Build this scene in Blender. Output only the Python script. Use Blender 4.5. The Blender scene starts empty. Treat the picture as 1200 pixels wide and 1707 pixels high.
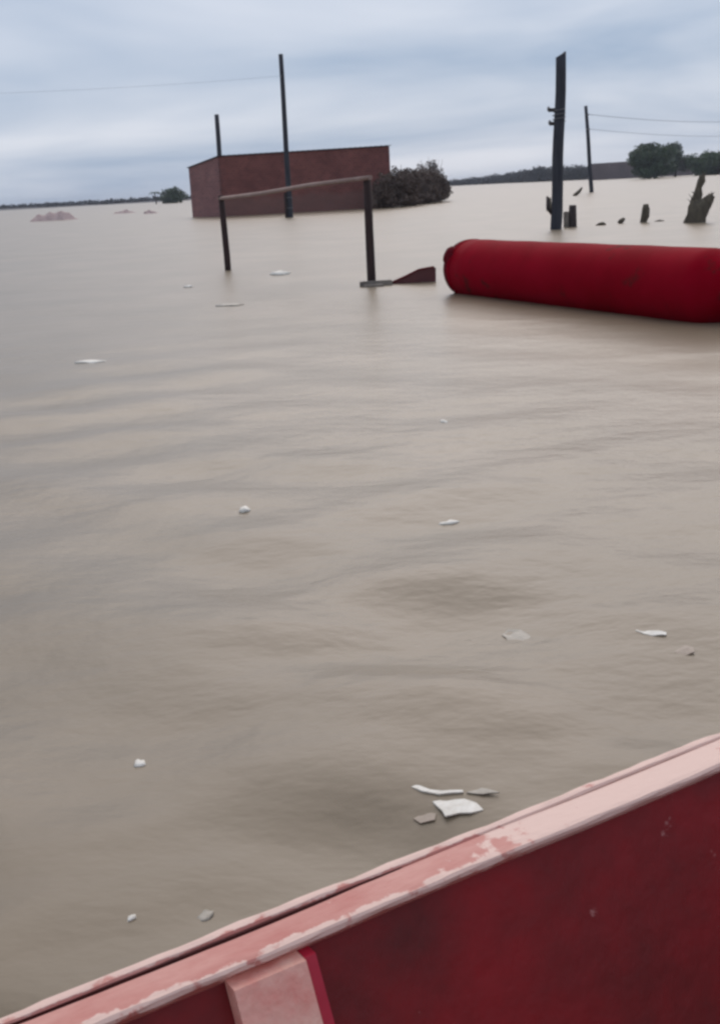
import bpy, bmesh, math, random
import numpy as np
from mathutils import Vector, Matrix

R = math.radians
scene = bpy.context.scene
COL = scene.collection
random.seed(11)
rng = np.random.default_rng(11)

# ------------------------------------------------------------------ camera
EYE = Vector((0.0, 0.0, 1.45))
pitch, roll = math.atan(539.1 / 2000), math.atan(0.054)
fwd = Vector((0, math.cos(pitch), -math.sin(pitch)))
r0, u0 = Vector((1, 0, 0)), Vector((0, math.sin(pitch), math.cos(pitch)))
right = r0 * math.cos(roll) - u0 * math.sin(roll)
up = u0 * math.cos(roll) + r0 * math.sin(roll)
cam_data = bpy.data.cameras.new('camera')
cam_data.sensor_fit = 'HORIZONTAL'
cam_data.sensor_width = 36.0
cam_data.lens = 60.0
cam_data.clip_start = 0.05
cam_data.clip_end = 20000
cam = bpy.data.objects.new('camera', cam_data)
m = Matrix((right, up, -fwd)).transposed().to_4x4()
m.translation = EYE
cam.matrix_world = m
COL.objects.link(cam)
scene.camera = cam

# ------------------------------------------------------------------ sky, sun, exposure
SUN_EL, SUN_AZ = R(42), R(9)            # azimuth measured from +Y (the view) towards +X
world = bpy.data.worlds.new('World')
scene.world = world
world.use_nodes = True
nt = world.node_tree
nt.nodes.clear()
N = nt.nodes.new
L = nt.links.new
out = N('ShaderNodeOutputWorld')
bg = N('ShaderNodeBackground')
bg.inputs['Strength'].default_value = 0.1
sky = N('ShaderNodeTexSky')
sky.sky_type = 'NISHITA'
sky.sun_disc = False
sky.sun_elevation = SUN_EL
sky.sun_rotation = SUN_AZ
sky.air_density = 1.0
sky.dust_density = 1.5
tc = N('ShaderNodeTexCoord')
sep = N('ShaderNodeSeparateXYZ')
L(tc.outputs['Generated'], sep.inputs[0])
# clouds lie on a flat deck overhead: direction divided by its height
zc = N('ShaderNodeMath'); zc.operation = 'MAXIMUM'; zc.inputs[1].default_value = 0.0
L(sep.outputs['Z'], zc.inputs[0])
za = N('ShaderNodeMath'); za.operation = 'ADD'; za.inputs[1].default_value = 0.13
L(zc.outputs[0], za.inputs[0])
dx = N('ShaderNodeMath'); dx.operation = 'DIVIDE'; L(sep.outputs['X'], dx.inputs[0]); L(za.outputs[0], dx.inputs[1])
dy = N('ShaderNodeMath'); dy.operation = 'DIVIDE'; L(sep.outputs['Y'], dy.inputs[0]); L(za.outputs[0], dy.inputs[1])
cmb = N('ShaderNodeCombineXYZ'); L(dx.outputs[0], cmb.inputs['X']); L(dy.outputs[0], cmb.inputs['Y'])
cmb.inputs['Z'].default_value = 3.3
cn = N('ShaderNodeTexNoise'); cn.inputs['Scale'].default_value = 0.62; cn.inputs['Detail'].default_value = 4
cn.inputs['Roughness'].default_value = 0.5; cn.inputs['Distortion'].default_value = 0.3
L(cmb.outputs[0], cn.inputs['Vector'])
cr = N('ShaderNodeValToRGB')
cr.color_ramp.elements[0].position = 0.32; cr.color_ramp.elements[0].color = (2.55, 3.38, 4.72, 1)
cr.color_ramp.elements[1].position = 0.70; cr.color_ramp.elements[1].color = (5.65, 5.98, 6.75, 1)
L(cn.outputs['Fac'], cr.inputs['Fac'])
mix = N('ShaderNodeMix'); mix.data_type = 'RGBA'
mix.inputs[0].default_value = 0.94       # heavy cloud cover over the clear sky
L(sky.outputs[0], mix.inputs[6]); L(cr.outputs[0], mix.inputs[7])
L(mix.outputs[2], bg.inputs['Color'])
L(bg.outputs[0], out.inputs['Surface'])

sun = bpy.data.lights.new('sun', 'SUN')
sun.energy = 1.3
sun.angle = R(60)
sun.color = (1.0, 0.87, 0.76)
sun_o = bpy.data.objects.new('sun', sun)
sd = Vector((math.sin(SUN_AZ) * math.cos(SUN_EL), math.cos(SUN_AZ) * math.cos(SUN_EL), math.sin(SUN_EL)))
sun_o.rotation_euler = sd.to_track_quat('Z', 'Y').to_euler()
sun_o.location = (0, 0, 60)
COL.objects.link(sun_o)

scene.render.engine = 'CYCLES'
scene.cycles.use_denoising = True
scene.cycles.max_bounces = 6
scene.cycles.filter_width = 2.8
scene.view_settings.view_transform = 'Standard'
scene.view_settings.look = 'None'
scene.view_settings.exposure = 0.33
scene.view_settings.gamma = 1.0
scene.view_settings.use_curve_mapping = False

# ------------------------------------------------------------------ materials
MATS = {}
def mat(name, c1, c2=None, rough=0.7, scale=4.0, detail=5, bump=0.0, bscale=None, stretch=(1, 1, 1), chips=None,
        chip_at=0.68, chip_scale=9.0, lo=0.35, hi=0.68, spec=0.5):
    """two-tone procedural paint / wood / stone with noise, optional chips of a third colour, fine relief"""
    mt = bpy.data.materials.new(name)
    mt.use_nodes = True
    t = mt.node_tree
    b = t.nodes['Principled BSDF']
    n, l = t.nodes.new, t.links.new
    b.inputs['Roughness'].default_value = rough
    b.inputs['Specular IOR Level'].default_value = spec
    co = n('ShaderNodeTexCoord')
    mp = n('ShaderNodeMapping'); mp.inputs['Scale'].default_value = stretch
    l(co.outputs['Object'], mp.inputs['Vector'])
    nz = n('ShaderNodeTexNoise'); nz.inputs['Scale'].default_value = scale; nz.inputs['Detail'].default_value = detail
    nz.inputs['Roughness'].default_value = 0.62
    l(mp.outputs[0], nz.inputs['Vector'])
    rp = n('ShaderNodeValToRGB')
    rp.color_ramp.elements[0].position = lo; rp.color_ramp.elements[0].color = (*c1, 1)
    rp.color_ramp.elements[1].position = hi; rp.color_ramp.elements[1].color = (*(c2 or c1), 1)
    l(nz.outputs['Fac'], rp.inputs['Fac'])
    colour = rp.outputs[0]
    if chips:
        n2 = n('ShaderNodeTexNoise'); n2.inputs['Scale'].default_value = chip_scale; n2.inputs['Detail'].default_value = 6
        n2.inputs['Roughness'].default_value = 0.7
        l(mp.outputs[0], n2.inputs['Vector'])
        r2 = n('ShaderNodeValToRGB')
        r2.color_ramp.elements[0].position = chip_at; r2.color_ramp.elements[1].position = chip_at + 0.05
        l(n2.outputs['Fac'], r2.inputs['Fac'])
        mx = n('ShaderNodeMix'); mx.data_type = 'RGBA'
        l(r2.outputs[0], mx.inputs[0]); l(colour, mx.inputs[6]); mx.inputs[7].default_value = (*chips, 1)
        colour = mx.outputs[2]
    l(colour, b.inputs['Base Color'])
    if bump:
        nb = n('ShaderNodeTexNoise'); nb.inputs['Scale'].default_value = bscale or scale * 3; nb.inputs['Detail'].default_value = 6
        l(mp.outputs[0], nb.inputs['Vector'])
        bp = n('ShaderNodeBump'); bp.inputs['Strength'].default_value = bump; bp.inputs['Distance'].default_value = 0.02
        l(nb.outputs['Fac'], bp.inputs['Height']); l(bp.outputs[0], b.inputs['Normal'])
    MATS[name] = mt
    return mt

mat('faded_red_rail', (0.50, 0.150, 0.122), (0.62, 0.285, 0.235), rough=0.5, scale=5, stretch=(1, 3, 3), chips=(0.66, 0.42, 0.35), chip_at=0.70, chip_scale=16, bump=0.12, bscale=40)
mat('pale_worn_rail', (0.62, 0.36, 0.30), (0.74, 0.54, 0.46), rough=0.45, scale=6, stretch=(1, 3, 3), chips=(0.55, 0.22, 0.18), chip_at=0.66, bump=0.1, bscale=40)
mat('groove_shade', (0.055, 0.008, 0.008), (0.09, 0.015, 0.013), rough=0.8, scale=20)  # dark lining colour paints shade onto the strake wall inside the groove
mat('hull_red', (0.110, 0.018, 0.017), (0.285, 0.013, 0.017), spec=0.22, rough=0.5, scale=2.6, detail=6, chips=(0.42, 0.18, 0.165), chip_at=0.675, chip_scale=17, bump=0.15, bscale=30)
mat('rib_pink', (0.80, 0.30, 0.24), (0.90, 0.56, 0.44), rough=0.5, scale=14, chips=(0.50, 0.16, 0.14), chip_at=0.58, chip_scale=12, bump=0.2, bscale=50)
mat('rib_red', (0.42, 0.008, 0.03), (0.50, 0.016, 0.045), rough=0.45, scale=12)
mat('bilge_wood', (0.16, 0.05, 0.04), (0.24, 0.10, 0.07), rough=0.75, scale=3, stretch=(1, 8, 1), bump=0.2)
mat('tube_red', (0.215, 0.0012, 0.0085), (0.285, 0.0022, 0.0140), spec=0.012, rough=0.6, chips=(0.12, 0.012, 0.012), chip_at=0.60, chip_scale=2.2, scale=1.3, bump=0.05, bscale=8)
mat('tube_dark', (0.105, 0.006, 0.011), (0.145, 0.007, 0.015), spec=0.02, rough=0.55, scale=3)
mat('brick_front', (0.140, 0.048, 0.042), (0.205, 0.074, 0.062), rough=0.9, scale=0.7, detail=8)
mat('brick_side_lit', (0.19, 0.088, 0.084), (0.25, 0.12, 0.112), rough=0.9, scale=0.7, detail=8)  # lighter copy of the front brick: side wall's extra light put into the colour
mat('roof_sheet', (0.045, 0.035, 0.042), (0.075, 0.055, 0.06), rough=0.6, scale=1)
mat('wood_dark', (0.030, 0.022, 0.022), (0.060, 0.042, 0.038), rough=0.85, scale=3, stretch=(6, 6, 0.7), bump=0.3)
mat('wood_gate', (0.026, 0.013, 0.012), (0.048, 0.024, 0.021), rough=0.85, scale=3, stretch=(6, 6, 0.7), bump=0.3)
mat('wood_bar', (0.26, 0.175, 0.15), (0.36, 0.25, 0.215), rough=0.8, scale=3, bump=0.2)
mat('wood_grey', (0.16, 0.135, 0.115), (0.26, 0.225, 0.19), rough=0.85, scale=6, bump=0.3)
mat('pole_blue_grey', (0.022, 0.024, 0.034), (0.046, 0.047, 0.058), rough=0.8, scale=2, stretch=(5, 5, 0.5), bump=0.2)
mat('stump_brown', (0.070, 0.056, 0.040), (0.135, 0.112, 0.078), rough=0.95, scale=5, stretch=(2, 2, 0.7), bump=0.5)
mat('metal', (0.12, 0.12, 0.125), (0.2, 0.19, 0.19), rough=0.5, scale=10)
mat('wedge_red', (0.075, 0.016, 0.018), (0.11, 0.026, 0.026), rough=0.6, scale=4, bump=0.15)
mat('tile_pink', (0.40, 0.295, 0.28), (0.48, 0.37, 0.35), rough=0.9, scale=2.4)
mat('shed_white', (0.50, 0.50, 0.53), (0.58, 0.58, 0.61), rough=0.6, scale=1)
mat('foam_white', (0.72, 0.67, 0.58), (0.88, 0.84, 0.76), rough=0.65, scale=40, bump=0.2, bscale=120)
mat('plastic_pale', (0.32, 0.285, 0.23), (0.42, 0.375, 0.31), rough=0.45, scale=25)
mat('plastic_tan', (0.30, 0.235, 0.18), (0.38, 0.30, 0.235), rough=0.5, scale=25)
mat('bark', (0.05, 0.04, 0.032), (0.09, 0.075, 0.06), rough=0.95, scale=3, stretch=(3, 3, 0.6), bump=0.4)
mat('leaf_dark', (0.026, 0.048, 0.018), (0.055, 0.090, 0.034), rough=0.7, scale=0.5)
mat('leaf_mid', (0.032, 0.058, 0.020), (0.070, 0.110, 0.042), rough=0.7, scale=0.5)
mat('leaf_pale', (0.055, 0.080, 0.050), (0.105, 0.135, 0.085), rough=0.7, scale=0.5)
mat('leaf_brown', (0.085, 0.056, 0.044), (0.135, 0.092, 0.070), rough=0.8, scale=0.8)
mat('twig_grey', (0.19, 0.165, 0.155), (0.27, 0.24, 0.22), rough=0.9, scale=2)
mat('leaf_far', (0.026, 0.028, 0.028), (0.048, 0.046, 0.045), rough=0.9, scale=0.05)
mat('far_wall', (0.115, 0.090, 0.092), (0.15, 0.118, 0.118), rough=0.9, scale=0.3)
mat('bank_earth', (0.07, 0.065, 0.07), (0.10, 0.09, 0.095), rough=0.95, scale=0.05)
mat('wire', (0.10, 0.10, 0.115), rough=0.6)

def worn_highlit_rail(mt):
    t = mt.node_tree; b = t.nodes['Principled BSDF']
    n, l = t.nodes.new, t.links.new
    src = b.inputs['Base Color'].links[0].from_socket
    at = n('ShaderNodeAttribute'); at.attribute_name = 'highlight_wear'  # pale edges: a highlight put into the colour, broken up like worn paint
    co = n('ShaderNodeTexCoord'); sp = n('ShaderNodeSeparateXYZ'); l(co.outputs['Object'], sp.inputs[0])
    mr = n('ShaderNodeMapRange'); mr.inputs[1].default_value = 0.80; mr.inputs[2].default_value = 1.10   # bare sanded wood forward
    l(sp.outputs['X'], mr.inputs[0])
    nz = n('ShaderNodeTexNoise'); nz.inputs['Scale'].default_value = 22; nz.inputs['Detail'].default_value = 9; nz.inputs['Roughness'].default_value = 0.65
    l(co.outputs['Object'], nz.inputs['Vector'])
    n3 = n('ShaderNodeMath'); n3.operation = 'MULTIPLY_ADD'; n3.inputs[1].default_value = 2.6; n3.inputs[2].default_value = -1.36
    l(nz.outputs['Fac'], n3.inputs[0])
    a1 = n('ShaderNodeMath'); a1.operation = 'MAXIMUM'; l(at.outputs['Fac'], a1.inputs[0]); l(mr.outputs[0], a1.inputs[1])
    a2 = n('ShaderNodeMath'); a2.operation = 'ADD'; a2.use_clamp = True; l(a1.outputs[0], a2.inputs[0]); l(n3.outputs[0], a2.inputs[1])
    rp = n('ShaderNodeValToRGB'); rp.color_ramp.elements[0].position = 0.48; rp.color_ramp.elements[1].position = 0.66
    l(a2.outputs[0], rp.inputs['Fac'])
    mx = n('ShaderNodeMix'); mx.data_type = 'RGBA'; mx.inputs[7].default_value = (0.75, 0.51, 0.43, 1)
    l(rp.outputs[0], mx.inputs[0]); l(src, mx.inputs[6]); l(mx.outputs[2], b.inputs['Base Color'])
worn_highlit_rail(MATS['faded_red_rail'])

# brick courses on the house: fine horizontal and vertical joints far too small to pick apart at this distance
def add_courses(mt):
    t = mt.node_tree
    b = t.nodes['Principled BSDF']
    src = b.inputs['Base Color'].links[0].from_socket
    co = t.nodes.new('ShaderNodeTexCoord')
    sp = t.nodes.new('ShaderNodeSeparateXYZ'); t.links.new(co.outputs['Object'], sp.inputs[0])
    cb = t.nodes.new('ShaderNodeCombineXYZ')
    ad = t.nodes.new('ShaderNodeMath'); ad.operation = 'ADD'
    t.links.new(sp.outputs['X'], ad.inputs[0]); t.links.new(sp.outputs['Y'], ad.inputs[1])
    t.links.new(ad.outputs[0], cb.inputs['X']); t.links.new(sp.outputs['Z'], cb.inputs['Y'])
    br = t.nodes.new('ShaderNodeTexBrick'); br.inputs['Scale'].default_value = 1.0
    br.inputs['Brick Width'].default_value = 0.30; br.inputs['Row Height'].default_value = 0.16
    br.inputs['Mortar Size'].default_value = 0.012
    br.inputs['Color1'].default_value = (0.85, 0.85, 0.85, 1); br.inputs['Color2'].default_value = (1.15, 1.1, 1.08, 1)
    br.inputs['Mortar'].default_value = (1.5, 1.6, 1.6, 1)
    t.links.new(cb.outputs[0], br.inputs['Vector'])
    mx = t.nodes.new('ShaderNodeMix'); mx.data_type = 'RGBA'; mx.blend_type = 'MULTIPLY'; mx.inputs[0].default_value = 1
    t.links.new(src, mx.inputs[6]); t.links.new(br.outputs['Color'], mx.inputs[7])
    t.links.new(mx.outputs[2], b.inputs['Base Color'])
add_courses(MATS['brick_front'])
add_courses(MATS['brick_side_lit'])
def tide_line(mt, top, colour):
    t = mt.node_tree; b = t.nodes['Principled BSDF']; n, l = t.nodes.new, t.links.new
    src = b.inputs['Base Color'].links[0].from_socket
    co = n('ShaderNodeTexCoord'); sp = n('ShaderNodeSeparateXYZ'); l(co.outputs['Object'], sp.inputs[0])
    nz = n('ShaderNodeTexNoise'); nz.inputs['Scale'].default_value = 0.9; nz.inputs['Detail'].default_value = 6; l(co.outputs['Object'], nz.inputs['Vector'])
    ad = n('ShaderNodeMath'); ad.operation = 'MULTIPLY_ADD'; ad.inputs[1].default_value = 0.9; l(nz.outputs['Fac'], ad.inputs[0]); l(sp.outputs['Z'], ad.inputs[2])
    mr = n('ShaderNodeMapRange'); mr.inputs[1].default_value = top + 0.65; mr.inputs[2].default_value = top + 0.30; mr.inputs[4].default_value = 0.6
    l(ad.outputs[0], mr.inputs[0])
    mx = n('ShaderNodeMix'); mx.data_type = 'RGBA'; mx.inputs[7].default_value = (*colour, 1)
    l(mr.outputs[0], mx.inputs[0]); l(src, mx.inputs[6]); l(mx.outputs[2], b.inputs['Base Color'])
tide_line(MATS['brick_front'], 1.25, (0.19, 0.105, 0.088))
add_courses(MATS['far_wall'])

# silt-laden flood water
wm = bpy.data.materials.new('flood_water')
wm.use_nodes = True
t = wm.node_tree
b = t.nodes['Principled BSDF']
b.inputs['IOR'].default_value = 1.33
b.inputs['Roughness'].default_value = 0.33
b.inputs['Specular IOR Level'].default_value = 0.5
geo = t.nodes.new('ShaderNodeNewGeometry')
def wnoise(scale, detail, stretch=(1, 1, 1), rough=0.5):
    mp = t.nodes.new('ShaderNodeMapping'); mp.inputs['Scale'].default_value = stretch
    t.links.new(geo.outputs['Position'], mp.inputs['Vector'])
    nz = t.nodes.new('ShaderNodeTexNoise'); nz.inputs['Scale'].default_value = scale
    nz.inputs['Detail'].default_value = detail; nz.inputs['Roughness'].default_value = rough
    t.links.new(mp.outputs[0], nz.inputs['Vector'])
    return nz.outputs['Fac']
silt = t.nodes.new('ShaderNodeValToRGB')      # drifting plumes of lighter and darker silt
silt.color_ramp.elements[0].position = 0.33; silt.color_ramp.elements[0].color = (0.190, 0.150, 0.100, 1)
silt.color_ramp.elements[1].position = 0.68; silt.color_ramp.elements[1].color = (0.250, 0.196, 0.136, 1)
t.links.new(wnoise(0.55, 5, (1, 0.8, 1), 0.55), silt.inputs['Fac'])
t.links.new(silt.outputs[0], b.inputs['Base Color'])
def wbump(height, strength, dist, prev=None):
    bb = t.nodes.new('ShaderNodeBump'); bb.inputs['Strength'].default_value = strength; bb.inputs['Distance'].default_value = dist
    t.links.new(height, bb.inputs['Height'])
    if prev: t.links.new(prev.outputs[0], bb.inputs['Normal'])
    return bb
# gusts: patches where the small ripples are stronger or almost die away
gust = t.nodes.new('ShaderNodeMapRange'); gust.inputs[1].default_value = 0.36; gust.inputs[2].default_value = 0.66
gust.inputs[3].default_value = 0.25
t.links.new(wnoise(0.22, 3, (0.7, 1, 1)), gust.inputs[0])
def gusty(h):
    mm = t.nodes.new('ShaderNodeMath'); mm.operation = 'MULTIPLY'
    t.links.new(h, mm.inputs[0]); t.links.new(gust.outputs[0], mm.inputs[1]); return mm.outputs[0]
bA = wbump(gusty(wnoise(3.2, 4, (0.72, 1.0, 1), 0.55)), 0.62, 0.045)
bB = wbump(gusty(wnoise(10.0, 4, (0.7, 1.0, 1), 0.5)), 0.45, 0.016, bA)
bC = wbump(wnoise(34.0, 3, (0.7, 1, 1)), 0.25, 0.004, bB)
t.links.new(bC.outputs[0], b.inputs['Normal'])
MATS['flood_water'] = wm

# ------------------------------------------------------------------ helpers
def mesh_obj(name, verts, faces, material=None, parent=None, smooth=False):
    me = bpy.data.meshes.new(name)
    me.from_pydata([tuple(v) for v in verts], [], faces)
    me.update()
    if smooth:
        me.polygons.foreach_set('use_smooth', [True] * len(me.polygons))
    if material:
        me.materials.append(MATS[material])
    o = bpy.data.objects.new(name, me)
    COL.objects.link(o)
    if parent:
        o.parent = parent
    return o

def bm_obj(name, bm, material, parent=None, smooth=False):
    bmesh.ops.recalc_face_normals(bm, faces=bm.faces[:])
    me = bpy.data.meshes.new(name)
    bm.to_mesh(me); bm.free()
    if smooth:
        me.polygons.foreach_set('use_smooth', [True] * len(me.polygons))
    me.materials.append(MATS[material])
    o = bpy.data.objects.new(name, me)
    COL.objects.link(o)
    if parent:
        o.parent = parent
    return o

def empty(name, loc=(0, 0, 0), rz=0.0):
    o = bpy.data.objects.new(name, None)
    o.empty_display_size = 0.2
    o.location = loc
    o.rotation_euler = (0, 0, rz)
    COL.objects.link(o)
    return o

def tag(o, label, cat, group=None, kind=None):
    if label: o['label'] = label
    if cat: o['category'] = cat
    if group: o['group'] = group
    if kind: o['kind'] = kind
    return o

def add_box(bm, lo, hi, bevel=0.0):
    r = bmesh.ops.create_cube(bm, size=1.0)
    lo, hi = Vector(lo), Vector(hi)
    for v in r['verts']:
        v.co = Vector(((lo[i] + hi[i]) / 2 + v.co[i] * (hi[i] - lo[i])) for i in range(3))
    if bevel:
        es = list({e for v in r['verts'] for e in v.link_edges})
        bmesh.ops.bevel(bm, geom=es, offset=bevel, segments=2, affect='EDGES')

def tube_data(path, radii, seg=10, jitter=0.0, cap=True):
    """rings swept along a path; radii per point; irregular when jitter > 0"""
    path = [Vector(p) for p in path]
    vs, fs = [], []
    ph = [1 + random.uniform(-jitter, jitter) for _ in range(seg)]
    for i, p in enumerate(path):
        a = path[max(i - 1, 0)]; c = path[min(i + 1, len(path) - 1)]
        d = (c - a).normalized()
        ref = Vector((0, 1, 0)) if abs(d.y) < 0.9 else Vector((1, 0, 0))
        u = d.cross(ref).normalized(); w = u.cross(d).normalized()
        for k in range(seg):
            an = 2 * math.pi * k / seg
            rr = radii[i] * ph[k] * (1 + random.uniform(-jitter, jitter) * 0.5)
            vs.append(p + (u * math.cos(an) + w * math.sin(an)) * rr)
    for i in range(len(path) - 1):
        for k in range(seg):
            k2 = (k + 1) % seg
            fs.append((i * seg + k, i * seg + k2, (i + 1) * seg + k2, (i + 1) * seg + k))
    if cap:
        fs.append(tuple(range(seg - 1, -1, -1)))
        fs.append(tuple((len(path) - 1) * seg + k for k in range(seg)))
    return vs, fs

def tube(name, path, radii, material, parent=None, seg=10, jitter=0.0, smooth=True):
    if not isinstance(radii, (list, tuple)):
        radii = [radii] * len(path)
    vs, fs = tube_data(path, radii, seg, jitter)
    o = mesh_obj(name, vs, fs, material, parent, smooth)
    for q in o.data.polygons:
        if len(q.vertices) > 4: q.use_smooth = False
    return o

def merge(lists):
    vs, fs = [], []
    for v, f in lists:
        o = len(vs)
        vs += list(v); fs += [tuple(i + o for i in q) for q in f]
    return vs, fs

def leaves(name, blobs, count, size, material, parent=None, shell=0.55, flat=0.0):
    """many small leaf-cluster faces spread through the volume of uneven lobes"""
    vol = np.array([rx * ry * rz for (_, _, _, rx, ry, rz) in blobs]) ** (2 / 3)
    pick = rng.choice(len(blobs), count, p=vol / vol.sum())
    B = np.array(blobs)[pick]
    d = rng.normal(size=(count, 3)); d /= np.linalg.norm(d, axis=1)[:, None]
    rad = shell + (1.06 - shell) * rng.random(count) ** 0.7
    lump = 1 + 0.16 * np.sin(d[:, 0] * 7 + B[:, 0]) * np.sin(d[:, 2] * 6 + B[:, 1] * 3)
    c = B[:, :3] + d * B[:, 3:] * (rad * lump)[:, None]
    c[:, 2] = np.maximum(c[:, 2], 0.02 + 0.1 * rng.random(count))
    nrm = d + rng.normal(scale=0.7, size=(count, 3)); nrm /= np.linalg.norm(nrm, axis=1)[:, None]
    a = np.cross(nrm, rng.normal(size=(count, 3))); a /= np.linalg.norm(a, axis=1)[:, None]
    e = np.cross(nrm, a)
    s = size * (0.55 + 0.9 * rng.random(count))[:, None]
    v = np.stack([c - a * s, c - e * s * 0.5, c + a * s, c + e * s * 0.55], 1).reshape(-1, 3)
    f = np.arange(count * 4).reshape(-1, 4)
    me = bpy.data.meshes.new(name)
    me.vertices.add(len(v)); me.vertices.foreach_set('co', v.astype(np.float32).ravel())
    me.loops.add(count * 4); me.loops.foreach_set('vertex_index', f.astype(np.int32).ravel())
    me.polygons.add(count); me.polygons.foreach_set('loop_start', (np.arange(count) * 4).astype(np.int32))
    me.update(calc_edges=True)
    me.materials.append(MATS[material])
    o = bpy.data.objects.new(name, me)
    COL.objects.link(o)
    if parent: o.parent = parent
    return o

# ------------------------------------------------------------------ water surface
comps = []
for i in range(46):
    lam = 0.26 * (1.7 / 0.26) ** rng.random()
    th = rng.normal(R(89), R(27))             # waves run roughly along the view
    comps.append((2 * math.pi / lam, th, rng.random() * 2 * math.pi, 0.0034 * lam ** 0.85 * (0.6 if lam > 1.3 else 1.0), lam))
def wave(x, y, spacing=0.0):
    x = np.asarray(x, float); y = np.asarray(y, float)
    h = np.zeros_like(x)
    for k, th, ph, a, lam in comps:
        fade = np.clip((lam / np.maximum(spacing, 1e-6) - 3) / 4, 0, 1) if np.ndim(spacing) else 1.0
        h = h + a * fade * np.sin(k * (x * math.cos(th) + y * math.sin(th)) + ph)
    patch = 0.55 + 0.65 * (0.5 + 0.5 * np.sin(0.31 * x + 1.3 * np.sin(0.17 * y) + 0.4) * np.sin(0.23 * y + 1.1 * np.sin(0.21 * x) + 1.9))
    chop = 1 + 1.1 * np.exp(-((x + 1.7) / 1.7) ** 2 - ((y - 9.0) / 4.5) ** 2)      # a choppier patch off the boat's bow
    return h * patch * chop
rings = 0.25 * 1.021 ** np.arange(int(math.log(2600 / 0.25) / math.log(1.021)) + 1)
az = np.concatenate([np.arange(-50, 50, 0.17), np.arange(50, 310, 2.0)])
az = np.radians(az)
nr, na = len(rings), len(az)
RR, AA = np.meshgrid(rings, az, indexing='ij')
X, Y = RR * np.sin(AA), RR * np.cos(AA)
Z = wave(X, Y, RR * 0.021)
Z = Z * np.where(RR < 600, 1, 0)
V = np.concatenate([np.stack([X, Y, Z], -1).reshape(-1, 3), [[0, 0, 0]]])
idx = np.arange(nr * na).reshape(nr, na)
nx = np.roll(idx, -1, axis=1)
quads = np.stack([idx[:-1], idx[1:], nx[1:], nx[:-1]], -1).reshape(-1, 4)
tris = np.stack([np.full(na, nr * na), idx[0], nx[0]], -1)
me = bpy.data.meshes.new('flood_water')
me.vertices.add(len(V)); me.vertices.foreach_set('co', V.astype(np.float32).ravel())
li = np.concatenate([quads.ravel(), tris.ravel()]).astype(np.int32)
me.loops.add(len(li)); me.loops.foreach_set('vertex_index', li)
starts = np.concatenate([np.arange(len(quads)) * 4, len(quads) * 4 + np.arange(len(tris)) * 3]).astype(np.int32)
me.polygons.add(len(starts)); me.polygons.foreach_set('loop_start', starts)
me.update(calc_edges=True)
me.polygons.foreach_set('use_smooth', [True] * len(me.polygons))
me.materials.append(MATS['flood_water'])
water = bpy.data.objects.new('water', me)
COL.objects.link(water)
tag(water, 'brown silty flood water spreading to the horizon', None, kind='structure')
def wz(x, y):
    return float(wave(np.array([x]), np.array([y]), np.array([math.hypot(x, y) * 0.021]))[0])

# ------------------------------------------------------------------ far banks
def bank(name, pts, width):
    vs, fs = [], []
    for i, (x, y, h) in enumerate(pts):
        dirn = Vector((x, y, 0)).normalized()
        for off, z in ((-width * 0.5, -0.3), (-width * 0.25, h * 0.8), (width * 0.25, h), (width * 0.5, -0.3)):
            p = Vector((x, y, 0)) + dirn * off
            vs.append((p.x, p.y, z))
    for i in range(len(pts) - 1):
        for k in range(3):
            fs.append((i * 4 + k, i * 4 + k + 1, (i + 1) * 4 + k + 1, (i + 1) * 4 + k))
    o = mesh_obj(name, vs, fs, 'bank_earth')
    o['kind'] = 'structure'
    return o
lp = [(-700 + 40 * i, 760 - 2.2 * abs(-190 + 700 - 40 * i) * 0.1, 0.9 + 0.4 * math.sin(i * 1.7)) for i in range(17)]
bank('left_bank', lp, 50)
rp = [(-70, 960, 0.7), (-20, 930, 0.8), (30, 880, 0.7), (67, 815, 0.6), (90, 770, 0.7), (108, 700, 0.8), (122, 620, 0.8), (140, 540, 0.8), (175, 500, 0.8), (260, 480, 0.8), (420, 470, 0.8)]
bank('right_bank', rp, 40)

def treeline(name, pts, count, size, label):
    blobs = []
    for (x, y, h, w) in pts:
        blobs.append((x, y, h * 0.45, w, w, h * 0.55))
    o = leaves(name, blobs, count, size, 'leaf_far', shell=0.2)
    tag(o, label, 'wood', kind='stuff')
    return o
tl = []
x = -720.0
while x < -40:
    w = random.uniform(7, 13)
    tl.append((x, 762 - abs(x + 190) * 0.22 + random.uniform(-6, 6), random.uniform(2.7, 3.3), w))
    x += w * 0.9
treeline('distant_wood', tl, 20000, 0.8, 'thin dark line of low scrub along the far shore at left')
tl = []
ctrl = [(-60, 950, 2.6), (0, 915, 2.8), (67, 800, 3.4), (84, 760, 4.6), (98, 700, 5.9), (101, 620, 7.2), (112, 560, 6.6), (135, 530, 6.2), (190, 500, 6.0), (300, 480, 6), (420, 470, 6)]
for (x0, y0, h0), (x1, y1, h1) in zip(ctrl[:-1], ctrl[1:]):
    n = max(3, int(math.hypot(x1 - x0, y1 - y0) / 8))
    for k in range(n):
        f = k / n
        tl.append((x0 + (x1 - x0) * f + random.uniform(-2, 2), y0 + (y1 - y0) * f, (h0 + (h1 - h0) * f) * random.uniform(0.9, 1.06), random.uniform(7, 10)))
treeline('distant_wood', tl, 70000, 0.5, 'hazy grey tree belt along the far shore at right')

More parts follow.
